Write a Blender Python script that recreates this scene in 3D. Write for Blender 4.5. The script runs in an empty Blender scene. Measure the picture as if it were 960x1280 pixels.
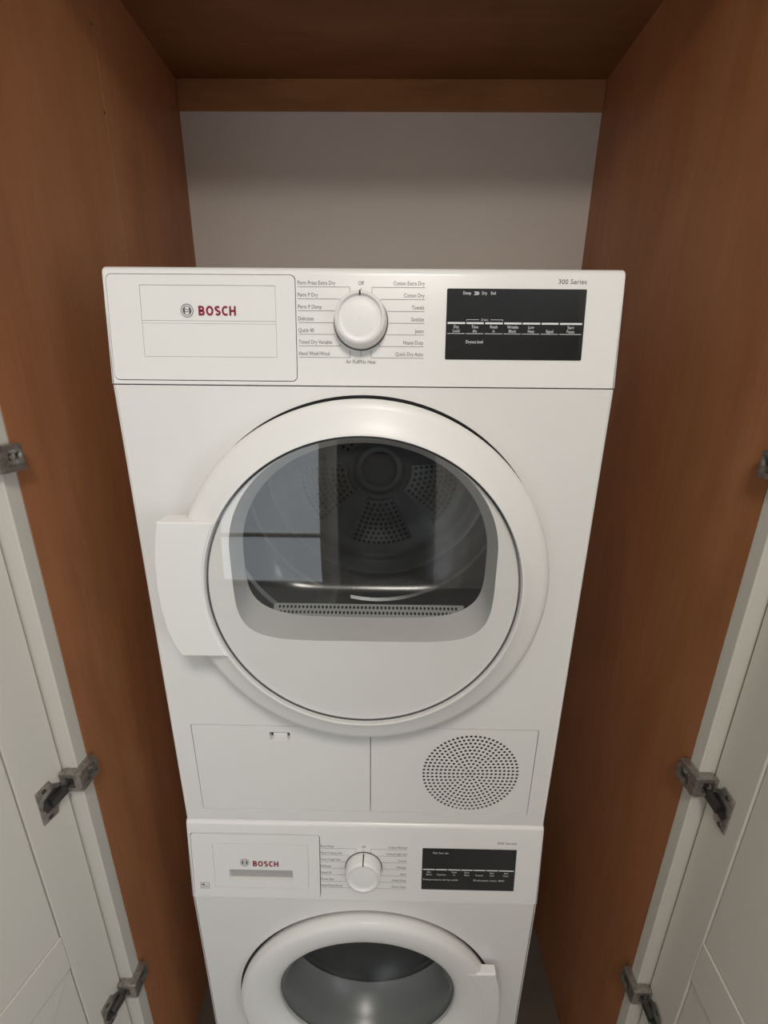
import bpy, bmesh, math, random
from mathutils import Vector, Matrix
from mathutils.geometry import tessellate_polygon

random.seed(4)
scn = bpy.context.scene
COL = scn.collection

# ------------------------------------------------------------------ camera
PITCH, ROLL, YAW = 0.2967, 0.0097, -0.0107
CAM = Vector((0.0334, -0.5229, 1.5479))
F = Vector((math.sin(YAW)*math.cos(PITCH), math.cos(YAW)*math.cos(PITCH), -math.sin(PITCH)))
R0 = Vector((math.cos(YAW), -math.sin(YAW), 0)); U0 = R0.cross(F)
RR = math.cos(ROLL)*R0 + math.sin(ROLL)*U0
UU = -math.sin(ROLL)*R0 + math.cos(ROLL)*U0
cd = bpy.data.cameras.new('camera'); cam = bpy.data.objects.new('camera', cd); COL.objects.link(cam)
cd.sensor_fit = 'HORIZONTAL'; cd.sensor_width = 36.0; cd.lens = 36.0*528/960
cd.clip_start = 0.01; cd.clip_end = 50
M3 = Matrix((RR, UU, -F)).transposed()
cam.matrix_world = Matrix.Translation(CAM) @ M3.to_4x4()
scn.camera = cam

# ------------------------------------------------------------------ world, light, exposure
w = bpy.data.worlds.new('world'); scn.world = w; w.use_nodes = True
w.node_tree.nodes['Background'].inputs['Color'].default_value = (0.80, 0.88, 1.0, 1)
w.node_tree.nodes['Background'].inputs['Strength'].default_value = 0.6
scn.view_settings.view_transform = 'Standard'; scn.view_settings.look = 'None'
scn.view_settings.gamma = 1.0; scn.view_settings.use_curve_mapping = False
scn.view_settings.exposure = -0.08

def area_light(name, loc, target, sx, sy, power, color):
    ld = bpy.data.lights.new(name, 'AREA'); ld.shape = 'RECTANGLE'; ld.size = sx; ld.size_y = sy
    ld.energy = power; ld.color = color
    o = bpy.data.objects.new(name, ld); COL.objects.link(o); o.location = loc
    o.rotation_euler = (Vector(target)-Vector(loc)).to_track_quat('-Z', 'Y').to_euler()
    return o
# cool light added from the right, at an invented window behind the viewer
area_light('added_window_light', (1.54, -1.45, 1.45), (-1.0, -1.0, 1.2), 0.96, 1.16, 14.0, (0.84, 0.92, 1.0))

# ------------------------------------------------------------------ materials
MATS = {}
def mat(name, color, rough=0.5, metal=0.0, spec=0.5, coat=0.0, noise=None, bump=None, emit=None):
    m = bpy.data.materials.new(name); m.use_nodes = True; nt = m.node_tree
    b = nt.nodes['Principled BSDF']
    b.inputs['Base Color'].default_value = (*color, 1); b.inputs['Roughness'].default_value = rough
    b.inputs['Metallic'].default_value = metal; b.inputs['Specular IOR Level'].default_value = spec
    b.inputs['Coat Weight'].default_value = coat; b.inputs['Coat Roughness'].default_value = 0.06
    tc = nt.nodes.new('ShaderNodeTexCoord')
    if noise:
        sc, amt = noise[:2]; st = noise[2] if len(noise) > 2 else (1, 1, 1)
        mp = nt.nodes.new('ShaderNodeMapping'); mp.inputs['Scale'].default_value = st
        nz = nt.nodes.new('ShaderNodeTexNoise'); nz.inputs['Scale'].default_value = sc; nz.inputs['Detail'].default_value = 5
        cr = nt.nodes.new('ShaderNodeValToRGB')
        cr.color_ramp.elements[0].position = 0.3; cr.color_ramp.elements[1].position = 0.7
        cr.color_ramp.elements[0].color = (*[c*(1-amt) for c in color], 1)
        cr.color_ramp.elements[1].color = (*[min(1, c*(1+amt)) for c in color], 1)
        nt.links.new(tc.outputs['Object'], mp.inputs['Vector']); nt.links.new(mp.outputs[0], nz.inputs['Vector'])
        nt.links.new(nz.outputs['Fac'], cr.inputs['Fac']); nt.links.new(cr.outputs['Color'], b.inputs['Base Color'])
    if bump:
        sc, s = bump
        nz = nt.nodes.new('ShaderNodeTexNoise'); nz.inputs['Scale'].default_value = sc; nz.inputs['Detail'].default_value = 3
        bp = nt.nodes.new('ShaderNodeBump'); bp.inputs['Strength'].default_value = s; bp.inputs['Distance'].default_value = 0.002
        nt.links.new(tc.outputs['Object'], nz.inputs['Vector']); nt.links.new(nz.outputs['Fac'], bp.inputs['Height'])
        nt.links.new(bp.outputs[0], b.inputs['Normal'])
    if emit:
        b.inputs['Emission Color'].default_value = (*emit[0], 1); b.inputs['Emission Strength'].default_value = emit[1]
    MATS[name] = m; return m

def wood_mat(name, c0, c1, c2, axis):
    """cherry-stained veneer: long figure along one axis plus soft blotches"""
    m = bpy.data.materials.new(name); m.use_nodes = True; nt = m.node_tree; L = nt.links
    b = nt.nodes['Principled BSDF']; b.inputs['Roughness'].default_value = 0.42; b.inputs['Specular IOR Level'].default_value = 0.35
    geo = nt.nodes.new('ShaderNodeNewGeometry')
    def noise(scale, st, detail, rough=0.55, dist=0.0):
        mp = nt.nodes.new('ShaderNodeMapping'); mp.inputs['Scale'].default_value = st
        n = nt.nodes.new('ShaderNodeTexNoise'); n.inputs['Scale'].default_value = scale
        n.inputs['Detail'].default_value = detail; n.inputs['Roughness'].default_value = rough; n.inputs['Distortion'].default_value = dist
        L.new(geo.outputs['Position'], mp.inputs['Vector']); L.new(mp.outputs[0], n.inputs['Vector']); return n
    st = {'z': (1, 1, 0.05), 'x': (0.05, 1, 1), 'y': (1, 0.05, 1)}[axis]
    sb = {'z': (1, 1, 0.35), 'x': (0.35, 1, 1), 'y': (1, 0.35, 1)}[axis]
    g = noise(70, st, 6, 0.6, 0.4); bl = noise(5.5, sb, 4, 0.6, 0.8); fl = noise(260, st, 2)
    a = nt.nodes.new('ShaderNodeMath'); a.operation = 'MULTIPLY_ADD'; a.inputs[1].default_value = 0.24
    L.new(g.outputs['Fac'], a.inputs[0])
    a2 = nt.nodes.new('ShaderNodeMath'); a2.operation = 'MULTIPLY'; a2.inputs[1].default_value = 0.64; L.new(bl.outputs['Fac'], a2.inputs[0])
    L.new(a2.outputs[0], a.inputs[2])
    a3 = nt.nodes.new('ShaderNodeMath'); a3.operation = 'MULTIPLY_ADD'; a3.inputs[1].default_value = 0.10
    L.new(fl.outputs['Fac'], a3.inputs[0]); L.new(a.outputs[0], a3.inputs[2])
    cr = nt.nodes.new('ShaderNodeValToRGB'); e = cr.color_ramp.elements
    e[0].position = 0.34; e[0].color = (*c0, 1); e[1].position = 0.66; e[1].color = (*c2, 1)
    k = cr.color_ramp.elements.new(0.5); k.color = (*c1, 1)
    L.new(a3.outputs[0], cr.inputs['Fac']); L.new(cr.outputs['Color'], b.inputs['Base Color'])
    MATS[name] = m; return m

def glass_mat(name, tint, ior, rough, base_refl=0.0, milk=0.0):
    """clear sheet: transparent body with Fresnel reflection"""
    m = bpy.data.materials.new(name); m.use_nodes = True; nt = m.node_tree; L = nt.links
    for n in list(nt.nodes):
        if n.type != 'OUTPUT_MATERIAL': nt.nodes.remove(n)
    out = [n for n in nt.nodes if n.type == 'OUTPUT_MATERIAL'][0]
    tr = nt.nodes.new('ShaderNodeBsdfTransparent'); tr.inputs['Color'].default_value = (*tint, 1)
    gl = nt.nodes.new('ShaderNodeBsdfGlossy'); gl.inputs['Roughness'].default_value = rough
    lw = nt.nodes.new('ShaderNodeLayerWeight'); lw.inputs['Blend'].default_value = 0.5
    pw = nt.nodes.new('ShaderNodeMath'); pw.operation = 'POWER'; pw.inputs[1].default_value = 5.0; L.new(lw.outputs['Facing'], pw.inputs[0])
    f0 = ((ior-1)/(ior+1))**2*2*(1+base_refl)          # both faces of the sheet
    fr = nt.nodes.new('ShaderNodeMath'); fr.operation = 'MULTIPLY_ADD'; fr.inputs[1].default_value = 1-f0; fr.inputs[2].default_value = f0
    L.new(pw.outputs[0], fr.inputs[0])
    mx = nt.nodes.new('ShaderNodeMixShader'); L.new(fr.outputs[0], mx.inputs[0])
    L.new(tr.outputs[0], mx.inputs[1]); L.new(gl.outputs[0], mx.inputs[2]); L.new(mx.outputs[0], out.inputs[0])
    MATS[name] = m; return m

mat('enamel', (0.80, 0.79, 0.77), 0.32, 0, 0.45, 0.25)
mat('plastic', (0.82, 0.81, 0.79), 0.30, 0, 0.45, 0.1)
mat('ring_plastic', (0.81, 0.80, 0.78), 0.38, 0, 0.4, 0.03)
mat('grey_plastic', (0.52, 0.515, 0.505), 0.35)
mat('slot_plastic', (0.40, 0.39, 0.375), 0.6)
mat('drawer_outline', (0.50, 0.49, 0.47), 0.6)
mat('dark_gap', (0.06, 0.06, 0.065), 0.7)
mat('black_gloss', (0.012, 0.012, 0.013), 0.10, 0, 0.5, 0.2)
mat('ink_black', (0.02, 0.02, 0.02), 0.5)
mat('ink_grey', (0.10, 0.10, 0.10), 0.55)
mat('ink_red', (0.27, 0.008, 0.035), 0.4)
mat('ink_white', (0.78, 0.80, 0.82), 0.5)
mat('drum_steel', (0.46, 0.47, 0.48), 0.36, 0.85, noise=(30, 0.06))
mat('drum_plate', (0.36, 0.37, 0.38), 0.42, 0.4, noise=(40, 0.08))
mat('hole_dark', (0.012, 0.012, 0.013), 0.7)
mat('filter_plastic', (0.78, 0.78, 0.77), 0.45)
mat('gasket', (0.26, 0.265, 0.27), 0.6)
mat('nickel', (0.34, 0.315, 0.285), 0.30, 0.75, noise=(140, 0.3))
mat('nickel_dark', (0.10, 0.095, 0.09), 0.4, 0.85)
mat('screw_metal', (0.62, 0.60, 0.57), 0.25, 1.0)
mat('door_paint', (0.60, 0.57, 0.51), 0.42, 0, 0.4, bump=(55, 0.05))
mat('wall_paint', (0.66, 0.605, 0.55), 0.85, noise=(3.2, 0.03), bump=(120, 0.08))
mat('room_paint', (0.72, 0.69, 0.65), 0.85, bump=(120, 0.05))
mat('room_ceiling', (0.82, 0.81, 0.79), 0.9)
mat('added_hall_dark', (0.10, 0.085, 0.075), 0.8)
mat('floor_tile', (0.30, 0.27, 0.24), 0.45, noise=(9, 0.15))
mat('closet_floor', (0.09, 0.065, 0.05), 0.6, noise=(9, 0.15))
mat('added_lamp_glass', (0.9, 0.9, 0.88), 0.4, emit=((1.0, 0.93, 0.83), 5.0))
mat('added_window_glow', (0.8, 0.85, 0.9), 0.6, emit=((0.86, 0.93, 1.0), 1.2))  # glowing surface for the added window and glazed door
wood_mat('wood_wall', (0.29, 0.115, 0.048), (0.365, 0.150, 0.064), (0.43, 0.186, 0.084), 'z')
wood_mat('wood_top_shaded', (0.17, 0.066, 0.027), (0.215, 0.086, 0.036), (0.26, 0.11, 0.047), 'x')  # copy of the wood darkened to put the closet ceiling's shade into its colour
wood_mat('wood_rail', (0.28, 0.125, 0.05), (0.36, 0.165, 0.068), (0.42, 0.20, 0.085), 'x')
glass_mat('door_glass', (0.99, 0.992, 0.99), 1.50, 0.0, 0.5)
glass_mat('bowl_glass', (0.78, 0.80, 0.80), 1.45, 0.22)
glass_mat('washer_glass', (0.85, 0.87, 0.87), 1.42, 0.30)

# ------------------------------------------------------------------ mesh helpers
class MB:
    def __init__(s): s.bm = bmesh.new()
    def face(s, pts):
        try: return s.bm.faces.new([s.bm.verts.new(p) for p in pts])
        except ValueError: return None
    def grid(s, rows, closed=False):
        """rows: list of equally long point lists; quads between neighbours"""
        vs = [[s.bm.verts.new(p) for p in r] for r in rows]; n = len(rows[0])
        for a, b in zip(vs[:-1], vs[1:]):
            for i in range(n if closed else n-1):
                j = (i+1) % n
                try: s.bm.faces.new((a[i], a[j], b[j], b[i]))
                except ValueError: pass
        return vs
    def box(s, x0, x1, y0, y1, z0, z1, bev=0.0, seg=2, T=None):
        c = bmesh.ops.create_cube(s.bm, size=1.0)['verts']
        for v in c:
            v.co = Vector((x0+(v.co.x+.5)*(x1-x0), y0+(v.co.y+.5)*(y1-y0), z0+(v.co.z+.5)*(z1-z0)))
        if bev > 0:
            es = list({e for v in c for e in v.link_edges})
            r = bmesh.ops.bevel(s.bm, geom=es, offset=bev, segments=seg, affect='EDGES', profile=0.5)
            c = list({v for f in r['faces'] for v in f.verts} | {v for v in c if v.is_valid})
        if T:
            for v in c: v.co = T(*v.co)
        return c
    def prism(s, poly, d0, d1, T, bev=0.0):
        """polygon (u,v) extruded along w from d0 (back) to d1 (front), front edge chamfered by bev"""
        cu = sum(p[0] for p in poly)/len(poly); cv = sum(p[1] for p in poly)/len(poly)
        rows = [[T(u, v, d0) for u, v in poly]]
        sg = 1 if d1 > d0 else -1
        if bev > 0:
            ins = inset(poly, bev); ins5 = inset(poly, bev*0.3)
            rows += [[T(u, v, d1-sg*bev) for u, v in poly], [T(u, v, d1-sg*bev*0.3) for u, v in ins5], [T(u, v, d1) for u, v in ins]]
        else: rows += [[T(u, v, d1) for u, v in poly]]
        vs = s.grid(rows, True)
        for r in (vs[0], vs[-1]):
            try: s.bm.faces.new(r)
            except ValueError: pass
    def plate(s, outer, holes, w0, depth, T, walls=True, outer_wall=True):
        """flat plate at w0 with real holes; hole walls go back by depth"""
        loops = [outer]+holes
        flat = [p for l in loops for p in l]
        tris = tessellate_polygon([[Vector((u, v, 0)) for u, v in l] for l in loops])
        vs = [s.bm.verts.new(T(u, v, w0)) for u, v in flat]
        for t in tris:
            try: s.bm.faces.new([vs[i] for i in t])
            except ValueError: pass
        for k, l in enumerate(loops):
            if (k == 0 and outer_wall) or (k > 0 and walls):
                s.grid([[T(u, v, w0) for u, v in l], [T(u, v, w0-depth) for u, v in l]], True)
    def lathe(s, prof, T, n=96, a0=0, a1=2*math.pi):
        full = abs(a1-a0-2*math.pi) < 1e-6
        k = n if full else n+1
        s.grid([[T(r*math.cos(a0+(a1-a0)*i/n), r*math.sin(a0+(a1-a0)*i/n), d) for i in range(k)] for r, d in prof], full)
    def disc(s, cu, cv, r, w0, T, n=24):
        s.face([T(cu+r*math.cos(2*math.pi*i/n), cv+r*math.sin(2*math.pi*i/n), w0) for i in range(n)])
    def annulus(s, cu, cv, r0, r1, w0, T, n=40):
        s.grid([[T(cu+r*math.cos(2*math.pi*i/n), cv+r*math.sin(2*math.pi*i/n), w0) for i in range(n)] for r in (r0, r1)], True)
    def quad(s, u0, u1, v0, v1, w0, T): s.face([T(u0, v0, w0), T(u1, v0, w0), T(u1, v1, w0), T(u0, v1, w0)])
    def build(s, name, material, parent=None, smooth=None, merge=1e-5, tris=None):
        bmesh.ops.remove_doubles(s.bm, verts=s.bm.verts, dist=merge)
        bmesh.ops.recalc_face_normals(s.bm, faces=s.bm.faces)
        me = bpy.data.meshes.new(name); s.bm.to_mesh(me); s.bm.free()
        return link_mesh(name, me, material, parent, smooth)

def link_mesh(name, me, material, parent=None, smooth=None):
    n = len(me.vertices)
    lo = Vector((min(v.co[i] for v in me.vertices) for i in range(3)))
    hi = Vector((max(v.co[i] for v in me.vertices) for i in range(3)))
    c = (lo+hi)/2
    for v in me.vertices: v.co -= c
    me.materials.append(MATS[material])
    if smooth:
        me.polygons.foreach_set('use_smooth', [True]*len(me.polygons))
        me.set_sharp_from_angle(angle=math.radians(smooth))
    o = bpy.data.objects.new(name, me); COL.objects.link(o)
    wl = Vector((0, 0, 0)); p = parent
    while p: wl = wl + p.location; p = p.parent
    o.location = c-wl; o.parent = parent
    return o

def inset(poly, d):
    n = len(poly); out = []
    area = sum(poly[i][0]*poly[(i+1) % n][1]-poly[(i+1) % n][0]*poly[i][1] for i in range(n))
    sg = 1 if area > 0 else -1
    for i in range(n):
        p0, p1, p2 = (Vector(poly[i-1]), Vector(poly[i]), Vector(poly[(i+1) % n]))
        e1 = (p1-p0).normalized(); e2 = (p2-p1).normalized()
        n1 = Vector((-e1.y, e1.x))*sg; n2 = Vector((-e2.y, e2.x))*sg
        b = n1+n2
        if b.length < 1e-6: b = n1
        b.normalize(); k = d/max(0.35, b.dot(n1)); q = p1+b*k; out.append((q.x, q.y))
    return out

def rrect(u0, u1, v0, v1, r, n=6):
    pts = []
    for cx, cy, a in ((u1-r, v1-r, 0), (u0+r, v1-r, 90), (u0+r, v0+r, 180), (u1-r, v0+r, 270)):
        for i in range(n+1):
            t = math.radians(a+90*i/n); pts.append((cx+r*math.cos(t), cy+r*math.sin(t)))
    return pts
def circle(cu, cv, r, n=96): return [(cu+r*math.cos(2*math.pi*i/n), cv+r*math.sin(2*math.pi*i/n)) for i in range(n)]

def tag(o, label=None, cat=None, group=None, kind=None):
    if label: o['label'] = label
    if cat: o['category'] = cat
    if group: o['group'] = group
    if kind: o['kind'] = kind
    return o
def empty(name, loc):
    o = bpy.data.objects.new(name, None); COL.objects.link(o); o.location = loc; o.empty_display_size = 0.05
    return o

# text as flat printed geometry
def text_tris(s, resolution=2):
    cu = bpy.data.curves.new('lettering_source', 'FONT'); cu.body = s; cu.size = 1.0; cu.resolution_u = resolution
    o = bpy.data.objects.new('lettering_source', cu); COL.objects.link(o)
    dg = bpy.context.evaluated_depsgraph_get(); ev = o.evaluated_get(dg); me = ev.to_mesh()
    vs = [tuple(v.co[:2]) for v in me.vertices]; fs = [tuple(p.vertices) for p in me.polygons]
    ev.to_mesh_clear(); bpy.data.objects.remove(o); bpy.data.curves.remove(cu)
    return vs, fs
TCACHE = {}
def add_text(mb, s, u, v, cap, T, w0, width=None, align='l', xs=0.80, bold=0.0):
    if s not in TCACHE: TCACHE[s] = text_tris(s)
    vs, fs = TCACHE[s]
    if not vs: return
    x0 = min(p[0] for p in vs); x1 = max(p[0] for p in vs)
    sy = cap/0.70; sx = sy*xs
    if width: sx = width/(x1-x0)
    off = {'l': -x0, 'c': -(x0+x1)/2, 'r': -x1}[align]
    for dx, dv in (((0, 0),) if not bold else ((0, 0), (bold, 0), (-bold, 0), (0, bold), (0, -bold))):
        nv = [mb.bm.verts.new(T(u+dx+(p[0]+off)*sx, v+dv+p[1]*sy, w0+(0 if dx == 0 and dv == 0 else 1e-5))) for p in vs]
        for f in fs:
            try: mb.bm.faces.new([nv[i] for i in f])
            except ValueError: pass

def brand_word(mb, u, v, width, cap, T, w0, t=0.215):
    """the five heavy brand capitals drawn as flat shapes"""
    adv = [0.70, 0.82, 0.66, 0.70, 0.74]; gap = 0.135
    k = width/(sum(adv)+4*gap)
    def P(ox, x, y): return T(u+(ox+x)*k, v+y*cap, w0)
    def ribbon(ox, pts):
        n = len(pts); L = []; Rr = []
        for i in range(n):
            a = Vector(pts[max(0, i-1)]); b = Vector(pts[min(n-1, i+1)]); d = (b-a).normalized(); nn = Vector((-d.y, d.x))*t/2
            p = Vector(pts[i]); L.append(P(ox, *(p+nn))); Rr.append(P(ox, *(p-nn)))
        mb.grid([L, Rr])
    def arc(cx, cy, rx, ry, a0, a1, n=14): return [(cx+rx*math.cos(math.radians(a0+(a1-a0)*i/n)), cy+ry*math.sin(math.radians(a0+(a1-a0)*i/n))) for i in range(n+1)]
    h = t/2; ox = 0.0
    ribbon(ox, [(h, 0), (h, 1)])                                                     # B
    ribbon(ox, [(h, h*0.95), (0.36, h*0.95)]+arc(0.36, 0.285, 0.225, 0.285-h*0.95, -85, 85)+[(h, 0.475)])
    ribbon(ox, [(h, 0.53), (0.34, 0.53)]+arc(0.34, 0.71, 0.205, 0.29-h*0.95, -85, 85)+[(h, 1-h*0.95)])
    ox += adv[0]+gap
    ribbon(ox, arc(0.41, 0.5, 0.41-h, 0.51-h*0.95, 0, 360, 36))                      # O
    ox += adv[1]+gap
    ribbon(ox, arc(0.34, 0.735, 0.235, 0.17, 35, 270, 14)[:-1]+arc(0.34, 0.285, 0.23, 0.185, 90, -145, 14)) # S
    ox += adv[2]+gap
    ribbon(ox, arc(0.42, 0.5, 0.42-h, 0.51-h*0.95, 52, 308, 26))                     # C
    ox += adv[3]+gap
    ribbon(ox, [(h, 0), (h, 1)]); ribbon(ox, [(0.74-h, 0), (0.74-h, 1)]); ribbon(ox, [(h, 0.5), (0.74-h, 0.5)])   # H

# ------------------------------------------------------------------ setting: closet
XL, XR, YB, ZT = -0.434, 0.484, 0.610, 2.166
YWL, YWR = -0.007, -0.027           # front ends of the wood panels
YFL, YFR = -0.029, -0.0465          # front faces of the white face frame
def struct(o): o['kind'] = 'structure'; return o

wl = empty('wall_left', (XL-0.009, 0.3, 0)); struct(wl)
m = MB(); m.box(XL-0.018, XL, 0.3165, YB, 0, 2.19, 0.0006, 1); m.build('panel', 'wood_wall', wl)
m = MB(); m.box(XL-0.018, XL, YWL, 0.3155, 0, 2.19, 0.0006, 1); m.build('panel', 'wood_wall', wl)
for y, z in ((0.3135, 1.962), (0.3140, 2.073), (0.575, 2.10)):      # little screw-hole dimples on the joint
    m = MB(); m.prism(circle(y, z, 0.0022, 10), XL-0.001, XL+0.0002, lambda u, v, d: Vector((d, u, v*1.0)))
    m.build('nail_hole', 'ink_black', wl)
m = MB(); m.box(XR, XR+0.018, YWR, YB, 0, 2.19); struct(m.build('wall_right', 'wood_wall'))
m = MB(); m.box(XL-0.05, XR+0.05, YB, YB+0.06, 0, 2.25); struct(m.build('wall_back', 'wall_paint'))
m = MB(); m.box(XL, XR, -0.02, YB, ZT, ZT+0.018); struct(m.build('ceiling', 'wood_top_shaded'))
m = MB(); m.box(XL+0.0005, XR-0.0005, YB-0.006, YB, 2.111, ZT, 0.0008, 1); struct(m.build('trim_3', 'wood_rail'))
m = MB(); m.box(-1.55, 1.65, -0.03, YB+0.06, -0.05, 0.0); struct(m.build('floor', 'closet_floor'))
m = MB(); m.box(-1.55, 1.65, -3.9, -0.0301, -0.05, 0.0); struct(m.build('floor_room', 'floor_tile'))
# face frame
m = MB(); m.box(XL-0.055, XL, YFL, YWL, 0, 2.14, 0.0015, 2); struct(m.build('trim_1', 'door_paint'))
m = MB(); m.box(XR, XR+0.055, YFR, YWR, 0, 2.14, 0.0015, 2); struct(m.build('trim_2', 'door_paint'))
m = MB(); m.box(XL-0.055, XR+0.055, -0.040, -0.020, 2.14, 2.20, 0.0015, 2); struct(m.build('trim_4', 'door_paint'))
# the room in front of the closet
m = MB(); m.box(-1.5, XL-0.055, -0.025, 0.05, 0, 2.5); struct(m.build('wall_front_left', 'room_paint'))
m = MB(); m.box(XR+0.055, 1.6, -0.040, 0.05, 0, 2.5); struct(m.build('wall_front_right', 'room_paint'))
m = MB(); m.box(XL-0.055, XR+0.055, -0.030, 0.05, 2.20, 2.5); struct(m.build('wall_front_top', 'room_paint'))
m = MB()
for bx in ((1.6, 1.66, -2.6, -1.95, 0, 2.5), (1.6, 1.66, -0.95, 0.05, 0, 2.5), (1.6, 1.66, -1.95, -0.95, 0, 0.85), (1.6, 1.66, -1.95, -0.95, 2.05, 2.5)): m.box(*bx)
struct(m.build('wall_room_right', 'room_paint'))
m = MB(); m.box(-1.56, -1.5, -2.6, 0.05, 0, 2.5); struct(m.build('wall_room_left', 'room_paint'))
m = MB(); m.box(-1.56, 1.66, -2.6, 0.05, 2.5, 2.56); struct(m.build('ceiling_room', 'room_ceiling'))
m = MB()
for bx in ((-1.56, -1.42, -2.66, -2.6, 0, 2.56), (-1.42, -0.44, -2.66, -2.6, 2.05, 2.56), (-0.44, -0.36, -2.66, -2.6, 0, 2.56),
           (0.42, 1.66, -2.66, -2.6, 0, 2.56), (-0.36, 0.42, -2.66, -2.6, 2.05, 2.56)): m.box(*bx)
struct(m.build('wall_room_back', 'room_paint'))
m = MB()   # dark hall added behind the doorway so the glass centre reflects dark
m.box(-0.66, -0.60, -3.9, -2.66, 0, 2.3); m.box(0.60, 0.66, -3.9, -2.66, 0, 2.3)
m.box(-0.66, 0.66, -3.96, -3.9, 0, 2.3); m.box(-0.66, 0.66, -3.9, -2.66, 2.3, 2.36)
struct(m.build('added_hall', 'added_hall_dark'))
win = struct(empty('added_window_1', (1.63, -1.45, 0.85)))  # invented window, out of view, added as a light source for the closet
m = MB()
T = lambda u, v, d: Vector((1.63-d, u, v))
m.plate(rrect(-1.95, -0.95, 0.85, 2.05, 0.001), [rrect(-1.89, -1.48, 0.91, 1.99, 0.001), rrect(-1.42, -1.01, 0.91, 1.99, 0.001)], 0.02, 0.04, T)
m.build('added_window_frame', 'door_paint', win)
m = MB(); m.box(1.640, 1.645, -1.95, -0.95, 0.85, 2.05); m.build('glow_pane', 'added_window_glow', win)

win = struct(empty('added_window_2', (-0.93, -2.63, 0.0)))  # invented glazed door, added to light the closet and show in the glass
m = MB()
T = lambda u, v, d: Vector((u, -2.63+d, v))
m.plate(rrect(-1.42, -0.44, 0.0, 2.05, 0.001), [rrect(-1.36, -0.50, 0.03, 0.43, 0.001), rrect(-1.36, -0.50, 0.46, 1.99, 0.001)], 0.02, 0.04, T)
m.build('added_window_frame', 'door_paint', win)
m = MB(); m.box(-1.42, -0.44, -2.645, -2.640, 0.0, 2.05); m.build('glow_pane', 'added_window_glow', win)

# invented ceiling lamp, out of view, added to light the closet: shallow glass drum
LX, LY = 0.10, -1.0
lamp = tag(empty('added_ceiling_lamp', (LX, LY, 2.5)), 'added unseen ceiling lamp, round white glass, fixed to the room ceiling', 'lamp')
T = lambda u, v, d: Vector((LX+u, LY+v, 2.5-d))
m = MB(); m.lathe([(0.0, 0.0), (0.21, 0.0), (0.21, 0.03), (0.195, 0.03)], T, 48); m.build('base', 'door_paint', lamp, 40)
m = MB(); m.lathe([(0.195, 0.028), (0.19, 0.06), (0.15, 0.085), (0.08, 0.096), (0.001, 0.10)], T, 48); m.build('added_lamp_shade', 'added_lamp_glass', lamp, 60)
ld = bpy.data.lights.new('added_lamp_light', 'AREA'); ld.shape = 'DISK'; ld.size = 0.38; ld.energy = 13; ld.color = (1.0, 0.94, 0.86)
lo = bpy.data.objects.new('added_lamp_light', ld); COL.objects.link(lo); lo.parent = lamp; lo.location = (0, 0, -0.11)

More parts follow.
